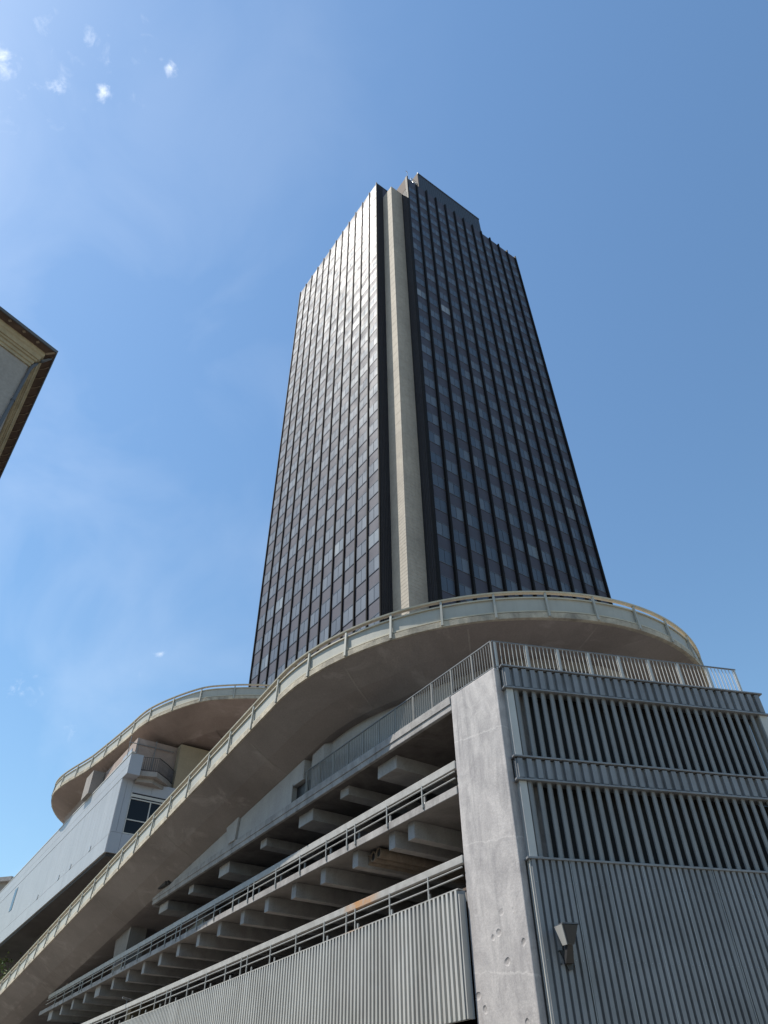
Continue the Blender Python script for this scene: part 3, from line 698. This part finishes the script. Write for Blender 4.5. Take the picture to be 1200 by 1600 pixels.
# side walls of the recess
m = MB(); corr(m, Fr(L0, D(53.8), -D(-36.2)), .02, 1.29, 15, H0-.02, .21, .04, .5, .0, .02); T(m, 'west_return', M['cladtop'])
m = MB(); corr(m, Fr(TP(-3.79, RW0, 0), D(-36.2), -D(53.8)), .15, 3.7, 15, H0-4.2, .24, .05, .5, .0, .02); T(m, 'east_return', M['cladtop'])
m = MB(); m.box(Fr(TP(-3.79, RW0, 0), D(-36.2), -D(53.8)), .15, 5.5, .0, .06, H0-4.2, H0+.02); T(m, 'east_return_head', M['innerwall'])
m = MB(); m.box(Fr(TP(-3.79, RW0, 0), D(-36.2), -D(53.8)), -.02, .12, -.05, .14, H0-6, H0+.05); T(m, 'corner_trim', M['cladtop'])
# concrete fins
def fin(u0, u1, v0, v1, zt, label):
    m = MB(); m.box(TP, u0, u1, v0, v1, 0, zt); f = T(m, 'concrete_fin', M['fin']); f['label'] = label
    m = MB(); z = 20.0
    while z < zt-1:
        m.box(TP, u0-.012, u1, v0-.012, v0, z, z+.06); m.box(TP, u0-.012, u0, v0, v1, z, z+.06); z += .42 if z < 62 else 1.7
    c = sub(f, m, 'formwork_ridges', M['fin']); c['kind'] = 'stuff'
    return f
fin(-2.39, 1.5, 1.31, RW0-.1, 125.8, 'pale concrete fin in the recess between the two glass faces')
fin(-2.9, 1.0, RW0+12*BR+.02, RW0+12*BR+1.3, 123.5, 'pale concrete fin just visible past the right edge')
# penthouse on the roof
ph_ = [(-3.4, 6.9), (-3.4, 21.9), (-2.4, 22.7), (8, 22.7), (8, 6.9)]
m = MB(); m.prism(TP, ph_, H0-.4, 137.2); pent = T(m, 'plant_room', M['plant'])
Fp = Fr(TP(-3.4, 0, 0), D(53.8), -D(-36.2))
m = MB(); corr(m, Fp, 6.92, 21.85, H0, 136.9, .5, .05, .5, .01, .005); sub(pent, m, 'ribbed_cladding', M['plant'])
m = MB(); m.box(Fp, 6.8, 21.9, -.05, .12, 136.9, 137.25); sub(pent, m, 'roof_edge', M['black'])
m = MB(); m.box(Fr(TP(-3.4, 6.9, 0), D(-36.2), -D(53.8)), -.05, 1.6, .01, .10, H0-.4, 137.2); sub(pent, m, 'side_panel', M['innerwall'])
m = MB(); m.tube([TP(-3.6, 4.2, H0-.2), TP(-3.6, 4.2, 133.4)], .04, 6); m.tube([TP(-3.6, 4.2, 133.3), TP(-3.6, 3.9, 133.6)], .06, 6); T(m, 'lightning_rod', M['steel'])
m = MB()
for (u, v) in ((-3.4, 5.1), (-3.4, 6.3), (-2.6, 5.1), (-2.6, 6.3)): m.tube([TP(u, v, H0-.3), TP(u, v, 132.6)], .05, 5)
m.tube([TP(-3.4, 4.2, 131.2), TP(-3.4, 6.5, 132.0)], .05, 5); m.tube([TP(-3.4, 5.1, 132.6), TP(-3.4, 6.3, 132.6)], .06, 5); m.box(TP, -3.3, -2.6, 5.6, 6.4, 131, 132.2)
T(m, 'roof_rigging', M['steel'])
# bays
FW = Fr(L0, D(-36.2), -D(53.8)); FS = Fr(TP(-3.79, RW0, 0), D(53.8), -D(-36.2))
camp = Vector((0, 0, 1.6)); cands = []
ZTOPS = [126.9-ST*k for k in range(31)]
for F, bay, u_off, tagname in ((FW, BAY, 0, 'w'), (FS, BR, 0, 's')):
    for i in range(13):
        s = i*bay
        m = MB(); 
        if tagname == 'w': m.box(F, s-.08, s+.08, .0, .18, 15, H0+.02)
        else: m.box(F, s-.12, s+.12, .0, .32, 15, H0+.02)
        mu = T(m, 'mullion', M['mullion'])
        if i < 12:
            m = MB(); e = .10 if tagname == 'w' else .13
            m.box(F, s+e, s+e+.06, .0, .09, 15, H0-.1)
            sub(mu, m, 'edge_strip', M['steel'] if tagname == 'w' else M['transom'])
            for zt in ZTOPS:
                z0, z1 = zt-1.62, zt
                u0, u1 = s+.2, s+bay-.2; um = (u0+u1)/2
                c = F((u0+u1)/2, 0, (z0+z1)/2); d = c-camp
                area = abs(d.normalized().dot(F.v))/d.length_squared
                vis = zt > (40 if tagname == 's' else 44)
                cands.append((area if vis else 0, F, u0, um, u1, z0, z1, tagname))
cands.sort(key=lambda c: -c[0])
rest = {'glass': MB(), 'glass_blind': MB()}
for idx, (ar, F, u0, um, u1, z0, z1, tg) in enumerate(cands):
    blind = random.random() < (.03 if z0 < 70 else .012)
    matn = 'glass_blind' if blind else 'glass'
    mb = MB() if idx < 100 else rest[matn]
    for a_, b_ in ((u0, um-.03), (um+.03, u1)):
        r1_ = random.random()**2
        # panes are never perfectly coplanar: tilt each one a touch
        t1, t2, t3 = [random.uniform(-.007, .007) for _ in range(3)]
        P = [F(a_, .03+t1, z0), F(b_, .03+t2, z0), F(b_, .03+t3, z1), F(a_, .03+t1+t3-t2, z1), F(a_, -.02, z0), F(b_, -.02, z0), F(b_, -.02, z1), F(a_, -.02, z1)]
        mb.add(P, [(0, 1, 2, 3), (7, 6, 5, 4), (0, 4, 5, 1), (1, 5, 6, 2), (2, 6, 7, 3), (3, 7, 4, 0)], r1_)
        if random.random() < (.10 if z0 < 75 else .0) and tg == 's':
            pass
    if idx < 100: T(mb, 'window', M[matn])
for kx, mb in rest.items():
    if mb.v: T(mb, 'window_rows', M[kx])['kind'] = 'stuff'
for F, bay in ((FW, BAY), (FS, BR)):
    m = MB()
    for zt in ZTOPS:
        for i in range(12):
            m.box(F, i*bay+.17, (i+1)*bay-.13, .0, .055, zt+.0, zt+.07); m.box(F, i*bay+.17, (i+1)*bay-.13, .0, .05, zt-1.70, zt-1.62)
    T(m, 'transom_rows', M['transom'])['kind'] = 'stuff'

# ================================================================ OLD BUILDING EAVES (left)
ob = thing('old_building', 'old grey-walled building with a cream cornice and brown eaves at the left edge', 'building', (-5.6, 7.1, 0))
C0 = Vector((-5.58, 7.08, 0)); E1 = D(-36.4); E2 = D(216)
N1 = D(53.6); N2 = D(126)     # outward normals
def oc(w, z, far):
    """point on the eaves line inset by w at height z: far=0 corner, 1 along E1, 2 along E2"""
    n1, n2 = N1, N2
    det = n1.x*n2.y-n1.y*n2.x
    r1_ = n1.dot(C0)-w; r2_ = n2.dot(C0)-w
    p = Vector(((r1_*n2.y-r2_*n1.y)/det, (n1.x*r2_-n2.x*r1_)/det, z))
    return p + (E1*30 if far == 1 else E2*30 if far == 2 else Vector((0, 0, 0)))
def eaves(name, sec, mat, **k):
    m = MB(); m.loft([[oc(w, z, f) for w, z in sec] for f in (2, 0, 1)]); return m.build(name, mat, ob, **k)
eaves('wall', [(.30, 0), (.30, 11.64), (.6, 11.64), (.6, 0)], M['oldwall'])
eaves('cornice', [(.295, 11.60), (.275, 11.60), (.275, 11.66), (.255, 11.67), (.25, 11.73), (.225, 11.74), (.22, 11.775), (.20, 11.78), (.185, 11.86), (.165, 11.88), (.155, 11.91), (.155, 11.965), (.6, 11.965), (.6, 11.60)], M['cornice'])
eaves('roof_soffit', [(.16, 11.968), (.02, 11.985), (.02, 12.01), (.5, 12.2), (.5, 11.968)], M['tile'])
eaves('gutter', [(.022, 11.975), (.005, 11.975), (-.004, 12.0), (-.004, 12.03), (.018, 12.03)], M['zinc'])
m = MB(); q = [oc(0, 12.0, 0), oc(0, 12.0, 1), oc(0, 12.0, 2)]
ctr = (q[1]+q[2])*.5+Vector((0, 0, 8)); m.add([oc(.02, 12.04, 0), oc(.02, 12.04, 1), oc(.02, 12.04, 2), ctr+Vector((-6, 0, 0))], [(0, 1, 3), (0, 3, 2), (0, 2, 1), (1, 2, 3)]); m.build('roof', M['tile'], ob)
m = MB()
for k in range(100):
    a_ = oc(.025, 11.981, 0)+E1*(.12+.25*k); b_ = oc(.15, 11.964, 0)+E1*(.15+.25*k)
    m.tube([a_, (a_+b_)*.5+E1*.014+Vector((0, 0, -.006)), b_], .0075, 5)
m.build('tile_ridges', M['tilelight'], ob)['kind'] = 'stuff'
for k in range(14):
    a_ = oc(.05, 11.974, 0)+E2*(.28+.26*k); b_ = oc(.085, 11.970, 0)+E2*(.28+.26*k); m = MB(); m.bar(a_, b_, .035, .02); m.build('eaves_bracket', M['tilelight'], ob)
m = MB(); m.bar(oc(.03, 11.975, 0), oc(.15, 11.95, 0), .03, .02); m.build('eaves_bracket', M['tilelight'], ob)
m = MB(); q0 = oc(.262, 11.5, 0)
m.tube([oc(.04, 11.97, 0)+E1*.14, oc(.08, 11.93, 0)+E1*.12, oc(.15, 11.84, 0)+E1*.09, oc(.215, 11.72, 0)+E1*.05, oc(.25, 11.62, 0)+E1*.03, q0+E1*.02, Vector((q0.x, q0.y, 0))+E1*.02], [.018, .022, .026, .027, .028, .028, .028], 12)
dp = m.build('downpipe', M['zinc'], ob, smooth=True)
for z in (10.7, 9.0, 7.2, 5.4, 3.6, 1.8):
    m = MB(); q = oc(.262, z, 0)+E1*.02; m.tube([q, q+Vector((0, 0, .035))], .036, 12); sub(dp, m, 'pipe_clip', M['zinc'])

# ================================================================ FAR BITS
fb = thing('distant_building', 'sliver of a distant grey flat-roofed building beyond the clad wing', 'building', (-76, 139, 0))
XF = Fr((-66.2, 134, 0), (-1, .25, 0), (-.25, -1, 0))
m = MB(); m.box(XF, 0, 24, -14, 0, 0, 39.0); m.build('wall', M['oldwall'], fb)
m = MB(); m.box(XF, -.8, 25, -15, .8, 39.0, 39.7); m.build('roof', M['conc'], fb)
tr = thing('street_tree', 'leafy green tree glimpsed below the clad wing', 'tree', (-39.5, 82, 0))
m = MB(); m.tube([(-39.5, 82, 0), (-39.4, 82.1, 4), (-39.7, 82, 8), (-39.5, 81.9, 13)], [.38, .3, .24, .1], 9)
rnd = random.Random(3)
for k in range(9):
    a_ = rnd.random()*6.28; z = rnd.uniform(6, 11); m.tube([(-39.5, 82, z), (-39.5+math.cos(a_)*2, 82+math.sin(a_)*2, z+1.8), (-39.5+math.cos(a_)*3.6, 82+math.sin(a_)*3.6, z+3)], [.13, .08, .03], 6)
m.build('trunk', M['bark'], tr)
m = MB()
cl_ = [(rnd.gauss(0, 2.3), rnd.gauss(0, 2.3), rnd.gauss(11.5, 2.4)) for _ in range(60)]
for k in range(9000):
    c = cl_[rnd.randrange(60)]; p = Vector((-39.5+c[0]+rnd.gauss(0, .65), 82+c[1]+rnd.gauss(0, .65), min(16.9, c[2]+rnd.gauss(0, .6))))
    a_ = Vector((rnd.gauss(0, 1), rnd.gauss(0, 1), rnd.gauss(0, 1))).normalized()*.13; b_ = a_.cross(Vector((rnd.gauss(0, 1), rnd.gauss(0, 1), rnd.gauss(0, 1)))).normalized()*.09
    m.add([p-a_, p+b_, p+a_, p-b_], [(0, 1, 2, 3)])
m.build('crown', M['leaf'], tr)
